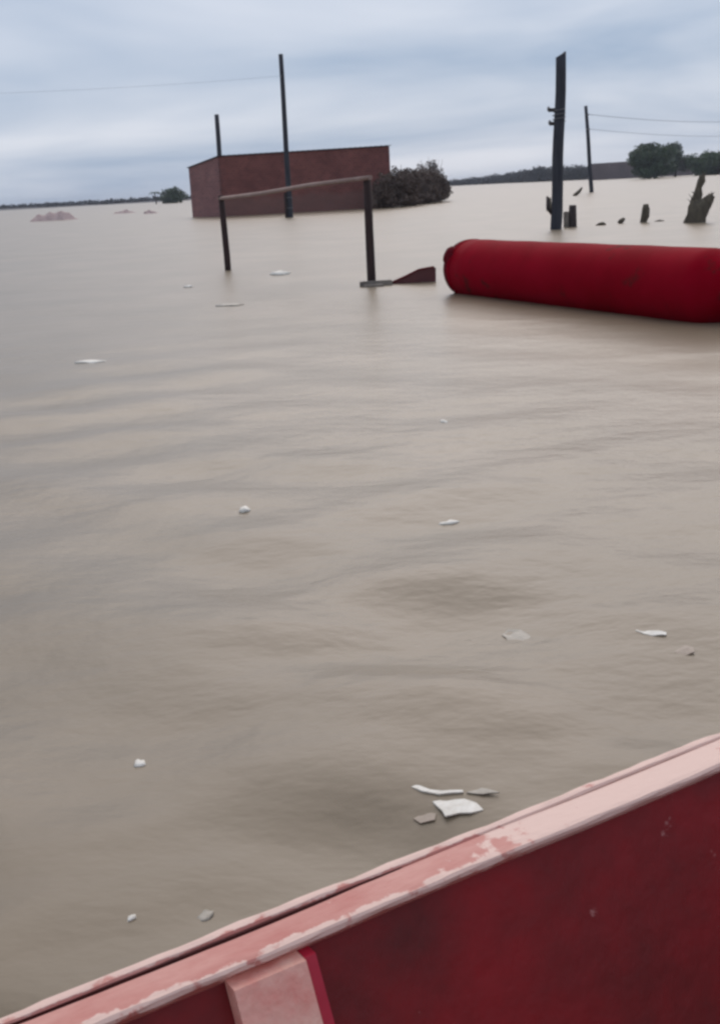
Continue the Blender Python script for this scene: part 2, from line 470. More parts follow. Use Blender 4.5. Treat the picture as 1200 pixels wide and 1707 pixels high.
# ------------------------------------------------------------------ trees, shrubs
def tree(name, loc, h, w, trunk_h, nb, count, size, leaf, label, cat='tree', group=None, low=0.0):
    root = empty(name, loc)
    th = trunk_h
    paths = [tube_data([(0, 0, -0.8), (0.05 * h * 0.3, 0, th * 0.5), (0.02 * h, 0.01 * h, th), (0.0, 0.03 * h, h * 0.72)],
                       [0.045 * h, 0.034 * h, 0.028 * h, 0.008 * h], 8, 0.1)]
    for k in range(5):
        a = k * 1.26 + random.uniform(-0.3, 0.3)
        r = w * random.uniform(0.32, 0.45)
        z0 = th * random.uniform(0.75, 1.1)
        paths.append(tube_data([(0, 0, z0), (r * 0.5 * math.cos(a), r * 0.5 * math.sin(a), z0 + h * 0.14), (r * math.cos(a), r * math.sin(a), z0 + h * 0.24)],
                               [0.018 * h, 0.012 * h, 0.004 * h], 6, 0.1))
    vs, fs = merge(paths)
    mesh_obj('trunk', vs, fs, 'bark', root, True)
    blobs = []
    for k in range(nb):
        a = random.uniform(0, 2 * math.pi)
        q = math.sqrt(random.random()) * w * 0.40
        z = random.uniform(max(th * 0.6, low), h * 0.86) * (1 - 0.25 * (q / (w * 0.5)) ** 2)
        s = random.uniform(0.13, 0.22) * w
        blobs.append((q * math.cos(a), q * math.sin(a), z, s, s, min(s * 0.75, max(h - z, 0.3))))
    leaves('crown', blobs, count, size, leaf, root, shell=0.35)
    tag(root, label, cat, group)
    return root

tree('leafy_tree', (78.9, 314, 0), 8.9, 12.5, 1.3, 30, 9000, 0.36, 'leaf_dark', 'broad dark green tree at the end of the far brick wall', group='trees on the far right shore', low=1.2)
tree('leafy_tree', (94.3, 352, 0), 9.9, 10.5, 2.2, 24, 6000, 0.34, 'leaf_pale', 'paler grey green tree rising just behind the dark broad tree', group='trees on the far right shore', low=2.0)
tree('leafy_tree', (104.5, 345, 0.0), 6.4, 15.0, 1.2, 26, 6000, 0.36, 'leaf_mid', 'low spreading green tree at the right edge of the far shore', group='trees on the far right shore', low=1.0)
tree('leafy_tree', (-55.6, 405, 0), 5.7, 10.0, 0.8, 22, 3000, 0.34, 'leaf_dark', 'small dark rounded tree on the far shore left of the house', group='trees on the far left shore', low=0.5)
# a small palm beside it
root = empty('palm_tree', (-60.2, 400, 0))
vs, fs = tube_data([(0, 0, -0.5), (0.1, 0, 1.6), (-0.1, 0, 3.4)], [0.22, 0.17, 0.14], 8, 0.06)
mesh_obj('trunk', vs, fs, 'bark', root, True)
for k in range(11):
    a = k * 2 * math.pi / 11 + 0.2
    lv, lf = [], []
    ln = random.uniform(1.7, 2.4)
    for j in range(6):
        f = j / 5
        c = Vector((math.cos(a) * ln * f, math.sin(a) * ln * f, 3.4 + 0.75 * math.sin(f * 2.4) - 0.9 * f * f))
        s = Vector((-math.sin(a), math.cos(a), 0)) * 0.22 * math.sin(0.35 + 2.6 * f)
        lv += [c + s - Vector((0, 0, 0.10)), c, c - s - Vector((0, 0, 0.10))]
    for j in range(5):
        q = j * 3
        lf += [(q, q + 1, q + 4, q + 3), (q + 1, q + 2, q + 5, q + 4)]
    mesh_obj('frond', lv, lf, 'leaf_dark', root)
tag(root, 'small dark palm with ragged fronds on the far left shore', 'palm')

def thicket(name, loc, blobs, count, size, leaf, twig, label):
    root = empty(name, loc)
    for k in range(14):
        bx = random.choice(blobs)
        x0, y0 = bx[0] * 0.75 + random.uniform(-0.4, 0.4), bx[1] + random.uniform(-0.3, 0.3)
        top = bx[2] + bx[5] * random.uniform(0.7, 1.25)
        dx = random.uniform(-0.7, 0.7)
        tube('stem', [(x0, y0, -0.5), (x0 + dx * 0.4, y0, top * 0.55), (x0 + dx, y0 + random.uniform(-0.3, 0.3), top)], [0.05, 0.035, 0.012], twig, root, 5, 0.1)
    leaves('foliage', blobs, count, size, leaf, root, shell=0.3)
    tag(root, label, 'shrub', 'shrubs beside the brick house')
    return root
thicket('dark_thicket', (4.6, 96, 0), [(-2.5, -8.0, 0.55, 0.55, 0.6, 0.55), (-2.1, -7.7, 1.0, 0.6, 0.6, 0.8), (-1.5, -7.5, 1.2, 0.85, 0.8, 1.2), (-0.7, -6.5, 1.5, 1.0, 1, 1.2), (0.3, -2, 1.55, 1.2, 1.2, 1.1),
        (1.3, 4, 1.55, 1.4, 1.3, 1.2), (2.3, 8, 1.5, 1.4, 1.3, 1.15), (3.3, 10, 1.4, 1.1, 1.1, 1.1), (4.1, 13, 0.9, 0.9, 0.9, 0.6), (1.6, 3, 0.8, 1.8, 0.9, 0.8), (3.0, 9, 0.7, 1.5, 0.9, 0.7), (-1.4, -7.4, 0.35, 1.1, 0.7, 0.4), (0.0, -4.5, 0.35, 1.4, 0.8, 0.45), (1.4, 1.5, 0.4, 1.4, 0.8, 0.45), (2.6, 7, 0.4, 1.5, 0.8, 0.45)],
        36000, 0.09, 'leaf_brown', 'bark', 'dense dark brown thicket crowding the right end of the brick house')
thicket('dry_bush', (8.5, 117.5, 0), [(-0.2, 0, 2.0, 0.9, 0.9, 1.5), (0.5, 0, 1.6, 0.8, 0.8, 1.3), (-1.0, 0, 2.3, 0.7, 0.7, 1.3), (0.1, 0, 3.0, 0.45, 0.5, 0.8)],
        1500, 0.13, 'twig_grey', 'twig_grey', 'pale grey leafless bush rising behind the dark thicket')

# ------------------------------------------------------------------ brick house
A = Vector((-8.65, 89.2, 0)); B = Vector((3.55, 91.0, 0)); D = Vector((-11.55, 94.6, 0))
Cc = B + (D - A)
house = empty('brick_house', A)
def wall(p, q, hp, hq, th=0.22, material='brick_front'):
    """upright slab between two ground points, outer face on p-q, with its own two heights"""
    p = p - A; q = q - A
    d = (q - p).normalized(); n = Vector((-d.y, d.x, 0)) * th
    vs = [(p.x, p.y, -1.2), (q.x, q.y, -1.2), (q.x, q.y, hq), (p.x, p.y, hp)]
    vs += [(v[0] + n.x, v[1] + n.y, v[2]) for v in vs]
    fs = [(0, 1, 2, 3), (5, 4, 7, 6), (4, 0, 3, 7), (1, 5, 6, 2), (3, 2, 6, 7), (4, 5, 1, 0)]
    return mesh_obj('wall', vs, fs, material, house)
FA, FB, FD = 4.16, 4.30, 3.60
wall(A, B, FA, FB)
dAB = (B - A).normalized()
sh = dAB * 0.0
wall(D, A + (D - A).normalized() * 0.23, FD, FA - 0.02, material='brick_side_lit')
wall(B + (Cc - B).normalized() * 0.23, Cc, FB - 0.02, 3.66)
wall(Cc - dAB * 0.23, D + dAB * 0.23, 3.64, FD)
# thin mono-pitch sheet roof, dark drip edge, corrugation ribs
ov = 0.10
n0 = (D - A).normalized()
def rpnt(u, v, z):
    """u along the front 0..1, v front to back 0..1"""
    p = (B - A) * u + (D - A) * v
    front = FA + (FB - FA) * u; back = FD + (3.66 - FD) * u
    return Vector((p.x, p.y, front + (back - front) * v + z))
vs, fs = [], []
NU = 66
for i in range(NU + 1):
    u = -0.008 + 1.016 * i / NU
    zz = 0.02 if i % 2 else 0.045
    for v in (-0.02, 1.02):
        vs.append(rpnt(u, v, zz)); vs.append(rpnt(u, v, zz + 0.035))
for i in range(NU):
    a = i * 4; c = a + 4
    fs += [(a + 1, a + 3, c + 3, c + 1), (a, c, c + 2, a + 2), (a, a + 1, c + 1, c), (a + 2, c + 2, c + 3, a + 3)]
fs += [(0, 2, 3, 1), (NU * 4, NU * 4 + 1, NU * 4 + 3, NU * 4 + 2)]
roof = mesh_obj('roof', vs, fs, 'roof_sheet', house)
tag(house, 'flooded dark maroon brick house with a flat sloping roof', 'house')

# ------------------------------------------------------------------ far brick wall and pale shed on the right
fw = empty('far_brick_wall', (0, 0, 0))
def far_panel(x0, x1, y0, y1, h0, h1):
    d = Vector((x1 - x0, y1 - y0, 0)).normalized(); n = Vector((-d.y, d.x, 0)) * 0.5
    vs = [(x0, y0, -0.5), (x1, y1, -0.5), (x1, y1, h1), (x0, y0, h0)]
    vs += [(v[0] + n.x, v[1] + n.y, v[2]) for v in vs]
    fs = [(0, 1, 2, 3), (5, 4, 7, 6), (4, 0, 3, 7), (1, 5, 6, 2), (3, 2, 6, 7), (4, 5, 1, 0)]
    return mesh_obj('panel', vs, fs, 'far_wall', fw)
xs = [86.2, 92.2, 98.2, 104.2, 111.2, 120.2]
for i in range(5):
    far_panel(xs[i], xs[i + 1] - 0.05, 430 - i * 1.0, 429 - i * 1.0, 5.55 + 0.05 * i, 5.6 + 0.05 * i)
tag(fw, 'long low grey brown brick wall on the far right shore', 'wall')

# low reddish mounds just breaking the surface at left
def mound(loc, w, d, h, peak, label, seed):
    rnd = random.Random(seed)
    vs, fs = [], []
    n_, m_ = 26, 12
    ph = [rnd.uniform(0, 6) for _ in range(4)]
    for j in range(m_ + 1):
        for i in range(n_ + 1):
            u = i / n_; v = j / m_ * 2 - 1
            ridge = min(1, u / 0.10, (1 - u) / (1 - peak)) * (0.74 + 0.26 * math.exp(-((u - peak) / 0.14) ** 2))
            z = h * ridge * (1 - abs(v) ** 1.6) * (1 + 0.12 * math.sin(u * 17 + ph[0]) + 0.10 * math.sin(u * 31 + v * 5 + ph[1]))
            vs.append(((u - 0.5) * w + 0.10 * math.sin(v * 6 + ph[2]), v * d / 2, z * 1.18 - 0.18 + rnd.uniform(-0.025, 0.025)))
    for j in range(m_):
        for i in range(n_):
            a_ = j * (n_ + 1) + i
            fs.append((a_, a_ + 1, a_ + n_ + 2, a_ + n_ + 1))
    o = mesh_obj('earth_mound', vs, fs, 'tile_pink')
    o.location = loc
    tag(o, label, 'mound', 'reddish mounds at left')
mound((-27.9, 120.5, 0), 5.0, 3.2, 0.95, 0.62, 'largest low reddish mound breaking the flood at far left', 3)
mound((-27.0, 155.0, 0), 3.6, 2.6, 0.50, 0.5, 'small reddish mound between the largest mound and the house', 4)
mound((-20.8, 136.0, 0), 2.4, 2.0, 0.48, 0.4, 'smallest reddish mound closest to the left corner of the house', 5)

# ------------------------------------------------------------------ poles and wires
def utility_pole(name, base, top, r0, r1, material, label, extras=(), jitter=0.06, group='old wooden poles'):
    root = empty(name, base)
    bv = Vector(base); tv = Vector(top) - bv
    n = 9
    path = [Vector((0, 0, -1.2))]
    for i in range(n + 1):
        f = i / n
        w = Vector((math.sin(f * 5 + bv.x) * 0.02, math.sin(f * 4 + 1) * 0.02, 0)) * r0 * 6
        path.append(tv * f + w * math.sin(f * math.pi))
    rad = [r0] + [r0 + (r1 - r0) * i / n for i in range(n + 1)]
    tube('shaft', path, rad, material, root, 12, jitter)
    tag(root, label, 'pole', group)
    return root

# tall bare pole in front of the house
utility_pole('wooden_pole', (-9.76, 101.0, 0), (-9.73, 101.0, 7.76), 0.21, 0.17, 'pole_blue_grey', 'short grey pole sticking up behind the left end of the brick house')
p = utility_pole('wooden_pole', (-3.19, 73.57, 0), (-3.14, 73.57, 9.15), 0.17, 0.13, 'pole_blue_grey', 'tall thin bare pole rising in front of the brick house')
bm = bmesh.new(); add_box(bm, (-0.30, -0.16, -1.0), (-0.16, 0.12, 1.45), 0.02); bm_obj('brace_stub', bm, 'wood_dark', p)
for z in (0.55, 1.15):
    tube('strap', [(-0.02 + 0.20 * math.cos(a), 0.19 * math.sin(a), z) for a in [k * math.pi / 8 for k in range(17)]], 0.018, 'metal', p, 5)
bm = bmesh.new(); add_box(bm, (-0.02, -0.22, 7.85), (0.02, -0.13, 8.05)); bm_obj('insulator', bm, 'metal', p)

# thick near pole on the right with obliquely cut top
root = empty('wooden_pole', (6.14, 35.84, 0))
vs, fs = [], []
seg = 14
ph = [1 + random.uniform(-0.09, 0.09) for _ in range(seg)]
zs = [-1.2, 0.0, 0.5, 1.0, 1.5, 2.0, 2.5, 2.9, 3.3, 3.8, 4.3, 4.75]
for z in zs:
    f = max(z, 0) / 4.8
    cx = 0.20 * f + 0.016 * math.sin(z * 2.1); cy = 0.012 * math.sin(z * 1.7)
    rr = 0.172 - 0.022 * f
    for k in range(seg):
        a = 2 * math.pi * k / seg
        q = rr * ph[k] * (1 + random.uniform(-0.03, 0.03))
        zz = z
        if z > 4.6:
            zz = 4.79 + 0.085 * math.cos(a) + random.uniform(-0.015, 0.02)
        vs.append((cx + q * math.cos(a), cy + q * math.sin(a), zz))
for i in range(len(zs) - 1):
    for k in range(seg):
        k2 = (k + 1) % seg
        fs.append((i * seg + k, i * seg + k2, (i + 1) * seg + k2, (i + 1) * seg + k))
fs.append(tuple((len(zs) - 1) * seg + k for k in range(seg)))
mesh_obj('shaft', vs, fs, 'pole_blue_grey', root, True)
for z, ln in ((3.32, 0.12), (2.95, 0.09)):
    bm = bmesh.new(); add_box(bm, (-0.06 - ln, -0.05, z - 0.05), (0.02, 0.05, z + 0.05), 0.012); br = bm_obj('bracket', bm, 'wood_dark', root)
    tube('insulator', [(-0.05 - ln, 0, z - 0.02), (-0.05 - ln, 0, z + 0.05), (-0.05 - ln, 0, z + 0.10)], [0.035, 0.045, 0.02], 'metal', br, 8)
tube('wire_wrap', [(0.13 + 0.185 * math.cos(a), 0.185 * math.sin(a), 3.0 + 0.018 * a) for a in [k * 0.5 for k in range(38)]], 0.012, 'metal', root, 5)
tube('branch_stub', [(-0.10, 0, 0.45), (-0.22, -0.02, 0.62), (-0.24, -0.03, 0.95)], [0.05, 0.055, 0.03], 'wood_dark', root, 8, 0.12)
tag(root, 'thick dark wooden pole with slanted top behind the red float', 'pole', 'old wooden poles')

ps = utility_pole('wooden_pole', (22.88, 114.02, 0), (22.36, 114.02, 7.6), 0.20, 0.15, 'pole_blue_grey', 'thin distant pole carrying wires right of the thick pole')
bm = bmesh.new(); add_box(bm, (-0.62, -0.22, 6.78), (-0.24, -0.13, 6.88)); bm_obj('bracket', bm, 'metal', ps)
bm = bmesh.new(); add_box(bm, (-0.55, -0.22, 5.50), (-0.17, -0.13, 5.60)); bm_obj('bracket', bm, 'metal', ps)
utility_pole('wooden_pole', (64.5, 176.0, 0), (64.5, 176.0, 8.4), 0.2, 0.15, 'pole_blue_grey', 'wire pole standing beyond the right edge of the view')
utility_pole('wooden_pole', (-44.0, 60.0, 0), (-44.0, 60.0, 8.6), 0.2, 0.15, 'pole_blue_grey', 'wire pole standing beyond the left edge of the view')

def wire(a, c, sag, r, label):
    a, c = Vector(a), Vector(c)
    pts = []
    for i in range(33):
        f = i / 32
        pts.append(a.lerp(c, f) - Vector((0, 0, sag * 4 * f * (1 - f))))
    o = tube('overhead_wire', pts, r, 'wire', None, 5)
    tag(o, label, 'wire', 'overhead wires')
wire((22.50, 113.85, 6.86), (64.5, 176, 8.1), 0.75, 0.020, 'upper wire running right from the thin distant pole')
wire((22.60, 113.85, 5.58), (64.5, 176, 6.1), 0.70, 0.016, 'lower wire running right from the thin distant pole')
wire((-3.15, 73.4, 7.95), (-44.0, 60.0, 8.25), 0.70, 0.0045, 'faint wire running left from the tall thin pole')

# ------------------------------------------------------------------ gate frame in the water
gate = empty('gate_frame', (-2.39, 24.63, 0))
G = Vector((-2.39, 24.63, 0))
tube('post', [Vector((0.0, 0, -1)), Vector((0.0, 0, 0.3)), Vector((-0.01, 0, 0.9)), Vector((-0.02, 0, 1.46))], [0.066, 0.064, 0.06, 0.057], 'wood_gate', gate, 10, 0.08)
gr = Vector((0.37, 18.78, 0)) - G
tube('post', [gr + Vector((0, 0, -1)), gr + Vector((0, 0, 0.3)), gr + Vector((0.0, 0, 0.9)), gr + Vector((0.01, 0, 1.63))], [0.072, 0.07, 0.066, 0.062], 'wood_gate', gate, 10, 0.08)
a = Vector((0.0, 0.10, 1.40)); c = gr + Vector((0.12, -0.25, 1.60))
off = Vector((-0.065, -0.045, 0))
tube('cross_bar', [a + off, a.lerp(c, 0.33) + off + Vector((0, 0, -0.015)), a.lerp(c, 0.66) + off + Vector((0, 0, 0.012)), c + off], [0.036, 0.038, 0.036, 0.034], 'wood_bar', gate, 10, 0.06)
tag(gate, 'dark timber gate frame of two posts and a slanting cross bar', 'gate')

# pale plank lying against the right post, dark red wedge beside it
pl = empty('drift_plank', (0.42, 18.70, wz(0.42, 18.7)), R(6))
bm = bmesh.new(); add_box(bm, (-0.24, -0.09, -0.04), (0.26, 0.0, 0.075), 0.012); bm_obj('plank', bm, 'wood_grey', pl)
bm = bmesh.new(); add_box(bm, (-0.20, -0.28, -0.03), (0.10, -0.12, 0.03), 0.01); bm_obj('plank', bm, 'wood_grey', pl)
tag(pl, 'pale weathered planks floating at the foot of the right gate post', 'plank')
w = empty('red_wedge', (0.67, 18.95, 0))
prof = [(0.0, -0.06), (0.0, 0.015), (0.22, 0.10), (0.44, 0.195), (0.66, 0.225), (0.70, 0.21), (0.69, -0.06)]
vs = [(x_, -0.16, z_) for x_, z_ in prof] + [(x_ * 0.97 + 0.02, 0.22, z_ * 0.96) for x_, z_ in prof]
k = len(prof)
fs = [tuple(range(k)), tuple(range(2 * k - 1, k - 1, -1))] + [(i, i + k, (i + 1) % k + k, (i + 1) % k) for i in range(k)]
mesh_obj('body', vs, fs, 'wedge_red', w)
tube('edge_strip', [(0.0, -0.165, 0.02), (0.22, -0.165, 0.105), (0.44, -0.165, 0.20), (0.67, -0.165, 0.23)], 0.012, 'tube_dark', w, 6)
tag(w, 'dark red wedge shaped hull tip poking up beside the right gate post', 'wreck')

# ------------------------------------------------------------------ stumps by the thick pole
def stump(name, loc, paths, material, label, seg=9, jit=0.14):
    root = empty(name, loc)
    for nm, pth, rad in paths:
        tube(nm, pth, rad, material, root, seg, jit)
    tag(root, label, 'stump', 'broken stumps in the water')
    return root
fk = stump('forked_stump', (10.11, 35.5, 0), [
    ('trunk', [(-0.02, 0, -0.6), (-0.01, 0, 0.0), (0.04, 0, 0.18), (0.09, 0.0, 0.36), (0.15, 0, 0.52), (0.19, 0, 0.62)], [0.31, 0.29, 0.28, 0.29, 0.25, 0.16]),
    ('branch', [(-0.02, 0, 0.35), (0.00, 0, 0.60), (0.06, 0.0, 0.80), (0.09, 0, 0.98), (0.16, 0.0, 1.16), (0.18, 0.02, 1.30)], [0.17, 0.14, 0.12, 0.085, 0.10, 0.07]),
    ('branch', [(0.20, 0, 0.30), (0.34, 0, 0.50), (0.40, 0, 0.62), (0.48, 0, 0.74)], [0.22, 0.17, 0.16, 0.10])],
    'stump_brown', 'big forked brown tree stump at the right edge of the view', 13, 0.24)
for q in range(9):                        # torn wood where the limbs broke off, twigs and caught reed
    bx_, bz_ = random.choice([(0.19, 1.26), (0.19, 1.26), (0.47, 0.70), (0.47, 0.70), (0.22, 0.58)])
    x0_ = bx_ + random.uniform(-0.06, 0.06)
    tube('splinter', [(x0_, random.uniform(-0.05, 0.05), bz_ - 0.10), (x0_ + random.uniform(-0.02, 0.05), 0, bz_ + 0.05), (x0_ + random.uniform(-0.05, 0.12), 0, bz_ + random.uniform(0.10, 0.20))], [0.03, 0.022, 0.004], 'stump_brown', fk, 5, 0.2)
for q in range(7):
    z_ = random.uniform(0.25, 0.95); sd_ = random.choice((-1, 1))
    tube('twig', [(0.06 + z_ * 0.1, -0.05, z_), (0.06 + z_ * 0.1 + sd_ * 0.22, -0.12, z_ + 0.10), (0.06 + z_ * 0.1 + sd_ * random.uniform(0.28, 0.42), -0.15, z_ + random.uniform(0.10, 0.32))], [0.025, 0.016, 0.005], 'bark', fk, 5, 0.1)
stump('stump', (9.17, 37.58, 0), [('trunk', [(-0.07, 0, -0.4), (-0.05, 0, 0.0), (0.0, 0, 0.2), (0.03, 0, 0.40), (0.02, 0, 0.54)], [0.10, 0.10, 0.125, 0.115, 0.07])],
      'stump_brown', 'leaning thin stump left of the big forked stump', 11, 0.24)
s_ = stump('stump', (6.83, 37.0, 0), [('trunk', [(0.02, 0, -0.4), (0.02, 0, 0.0), (0.02, 0, 0.3), (0.03, 0, 0.64)], [0.12, 0.12, 0.115, 0.10])],
      'wood_dark', 'short dark post with pale side right beside the thick pole')
bm = bmesh.new(); add_box(bm, (-0.25, -0.03, -0.2), (-0.09, 0.05, 0.46), 0.02); bm_obj('board', bm, 'wood_grey', s_)
stump('stump', (9.62, 57.95, 0), [('trunk', [(0, 0, -0.4), (0, 0, 0.1), (0.02, 0, 0.58)], [0.13, 0.13, 0.08])],
      'stump_brown', 'small far stump just left of the thick pole')
stump('driftwood', (7.72, 37.15, 0), [('log', [(-0.15, -0.03, 0.0), (-0.03, 0, 0.03), (0.08, 0, 0.045), (0.16, 0.02, 0.01)], [0.02, 0.055, 0.06, 0.03])],
      'stump_brown', 'flat dark driftwood lump right of the thick pole')
stump('driftwood', (8.47, 37.66, 0), [('log', [(-0.08, 0, 0.0), (-0.02, 0, 0.06), (0.06, 0, 0.12), (0.10, 0, 0.15)], [0.06, 0.075, 0.06, 0.03])],
      'stump_brown', 'small dark knob of driftwood between flat lump and leaning stump')
stump('driftwood', (9.65, 37.7, 0), [('log', [(-0.16, 0, 0.0), (0, 0.02, 0.02), (0.14, 0, 0.01)], [0.015, 0.035, 0.015])],
      'wood_grey', 'pale sliver of driftwood at the foot of the leaning stump')
stump('dead_branch', (18.5, 98, 0), [('trunk', [(-0.45, 0, -0.3), (-0.1, 0, 0.1), (0.2, 0, 0.33), (0.42, 0, 0.62)], [0.12, 0.15, 0.13, 0.06])],
      'stump_brown', 'dead branch slanting from the water just right of the thick pole')

# ------------------------------------------------------------------ red floating tube
TL, TR = Vector((1.66, 16.75, 0)), Vector((3.58, 12.0, 0))
tdir = (TR - TL).normalized()
fl = empty('red_float', TL)
fl.rotation_euler = (0, 0, math.atan2(tdir.y, tdir.x))
TLEN = (TR - TL).length
def lathe_x(name, prof, material, parent, zc=0.315, seg=40, squash=1.0):
    vs, fs = [], []
    for (x_, r_) in prof:
        for k in range(seg):
            a_ = 2 * math.pi * k / seg
            vs.append((x_, r_ * math.cos(a_), zc + r_ * math.sin(a_) * squash))
    for i in range(len(prof) - 1):
        for k in range(seg):
            k2 = (k + 1) % seg
            fs.append((i * seg + k, i * seg + k2, (i + 1) * seg + k2, (i + 1) * seg + k))
    fs.append(tuple(range(seg - 1, -1, -1))); fs.append(tuple((len(prof) - 1) * seg + k for k in range(seg)))
    o = mesh_obj(name, vs, fs, material, parent, True)
    for q in o.data.polygons:
        if len(q.vertices) > 4: q.use_smooth = False
    return o
RT = 0.395
TN = TLEN + 0.04
body = [(0.16, RT * 0.99)] + [(0.16 + (TN - 0.2) * i / 14, RT * (1 + 0.007 * math.sin(i * 1.9) * (i < 13))) for i in range(1, 15)]
body += [(TN + 0.02, 0.392), (TN + 0.06, 0.384), (TN + 0.12, 0.362), (TN + 0.20, 0.322), (TN + 0.30, 0.268), (TN + 0.42, 0.20), (TN + 0.58, 0.14), (TN + 0.61, 0.06)]
lathe_x('body', body, 'tube_red', fl)
lathe_x('end_cap', [(-0.06, 0.10), (-0.058, 0.30), (-0.05, 0.335), (-0.025, 0.368), (0.015, 0.387), (0.07, 0.395), (0.158, 0.396)], 'tube_dark', fl)
lathe_x('seam_band', [(0.135, RT + 0.002), (0.14, RT + 0.004), (0.18, RT + 0.004), (0.185, RT + 0.002)], 'tube_red', fl)
#lathe_x('seam_band', [(TLEN - 0.08, RT + 0.003), (TLEN - 0.075, RT + 0.005), (TLEN - 0.04, RT + 0.005), (TLEN - 0.035, RT + 0.003)], 'tube_red', fl)
vs, fs = tube_data([(0.10, -0.20, 0.43), (0.07, -0.28, 0.50), (0.05, -0.335, 0.54), (0.04, -0.36, 0.555)], [0.14, 0.14, 0.115, 0.06], 14)
mesh_obj('tow_knob', vs, fs, 'tube_dark', fl, True)
tag(fl, 'long dark red inflated tube floating right of the gate frame', 'float')

# ------------------------------------------------------------------ the red boat the view is taken from
ang = math.atan2(0.523, 0.852)
boat = empty('red_boat', (0, 0, 0), ang)
S0, S1 = -2.4, 3.5                       # stern and bow along the boat
CT = 0.47                                # centre line (local y)
def half(s):                             # half breadth at the gunwale, to the outside of the planking
    if s < 1.7: return 0.800 - 0.012 * max(0, -s - 1.0)
    f = (s - 1.7) / (S1 - 1.7)
    return 0.800 * (1 - f ** 2.1) + 0.02
def sheer(s): return 0.475 + 0.03 * max(0, (s - 1.7)) ** 1.5
def section(s, side, inset):
    """points down the planking from gunwale to chine to keel, inset towards the inside"""
    h = half(s)
    pts = []
    for z, fr in ((sheer(s), 0.0), (0.36, 0.055), (0.22, 0.125), (0.08, 0.20), (-0.06, 0.285)):
        k = min(1.0, h / 0.8)
        pts.append((s, CT + side * max(h - fr * k - inset, 0.0), z))
    pts.append((s, CT + side * max(h - 0.42 * min(1, h / 0.8) - inset, 0), -0.10 + inset))
    pts.append((s, CT, -0.12 + inset))
    return pts
st = [S0 + (S1 - S0) * i / 40 for i in range(41)]
for side in (1, -1):
    vs, fs = [], []
    for s in st:
        vs += section(s, side, 0.0); vs += section(s, side, 0.022)
    m_ = 7
    for i in range(40):
        a_ = i * 14; c_ = a_ + 14
        for k in range(6):
            fs.append((a_ + k, a_ + k + 1, c_ + k + 1, c_ + k))
            fs.append((a_ + 7 + k, c_ + 7 + k, c_ + 8 + k, a_ + 8 + k))
        fs.append((a_, c_, c_ + 7, a_ + 7))
    o = mesh_obj('hull_side', vs, fs, 'hull_red', boat)
bm = bmesh.new()                         # transom
pts = section(S0, 1, 0.0) + section(S0, -1, 0.0)[::-1][1:]
va = [bm.verts.new((S0 - 0.03, p_[1], p_[2])) for p_ in pts]; vb = [bm.verts.new((S0 + 0.002, p_[1], p_[2])) for p_ in pts]
bm.faces.new(va); bm.faces.new(vb[::-1])
for i in range(len(pts)):
    j = (i + 1) % len(pts); bm.faces.new((va[i], va[j], vb[j], vb[i]))
bm_obj('transom', bm, 'hull_red', boat)

J = 1.02                                  # the dark groove closes here; forward of it the cap is one broad worn board
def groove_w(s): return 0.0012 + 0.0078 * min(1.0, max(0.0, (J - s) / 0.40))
def rail(side, name, prof, material, s_a, s_b, parent, highlight_wear, phase=0.0):
    """prof(s): closed loop of (offset outward from the planking face, height above the sheer); wear: painted edge highlight and worn paint per loop point"""
    n_ = max(8, int((s_b - s_a) / 0.03))
    vs, fs, ws = [], [], []
    rj = random.Random(int(phase * 10) + 5)
    k_ = len(prof(0))
    for i in range(n_ + 1):
        s = s_a + (s_b - s_a) * i / n_
        for j, (o_, z_) in enumerate(prof(s)):
            w_ = 0.0009 * math.sin(s * 9.0 + phase) + (0.0013 * math.sin(s * 37 + 2 * j) * math.sin(s * 13 + j) + rj.uniform(-0.0007, 0.0007)) * highlight_wear[j]
            vs.append((s, CT + side * (half(s) + o_ + w_), sheer(s) + z_ + w_ * 0.5)); ws.append(highlight_wear[j])
    for i in range(n_):
        for j in range(k_):
            j2 = (j + 1) % k_
            fs.append((i * k_ + j, i * k_ + j2, (i + 1) * k_ + j2, (i + 1) * k_ + j))
    fs.append(tuple(range(k_ - 1, -1, -1))); fs.append(tuple(n_ * k_ + j for j in range(k_)))
    o = mesh_obj(name, vs, fs, material, parent, False)
    at = o.data.attributes.new('highlight_wear', 'FLOAT', 'POINT')
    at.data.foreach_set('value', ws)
    return o
for side in (1, -1):
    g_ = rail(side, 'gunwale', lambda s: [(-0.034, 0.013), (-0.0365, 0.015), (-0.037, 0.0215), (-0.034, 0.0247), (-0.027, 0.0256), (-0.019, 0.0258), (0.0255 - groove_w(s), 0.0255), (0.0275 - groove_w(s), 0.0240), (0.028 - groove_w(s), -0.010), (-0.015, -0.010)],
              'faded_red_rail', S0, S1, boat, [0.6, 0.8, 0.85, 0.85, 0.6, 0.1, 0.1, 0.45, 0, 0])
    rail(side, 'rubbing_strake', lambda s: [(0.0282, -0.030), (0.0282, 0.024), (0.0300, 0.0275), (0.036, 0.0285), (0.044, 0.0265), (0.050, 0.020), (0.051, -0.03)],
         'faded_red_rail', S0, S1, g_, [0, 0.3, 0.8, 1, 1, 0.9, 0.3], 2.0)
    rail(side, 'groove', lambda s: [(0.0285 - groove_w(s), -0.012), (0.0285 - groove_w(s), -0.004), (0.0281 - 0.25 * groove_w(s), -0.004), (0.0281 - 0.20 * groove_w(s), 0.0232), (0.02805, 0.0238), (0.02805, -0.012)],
         'groove_shade', S0, J, g_, [0] * 6)

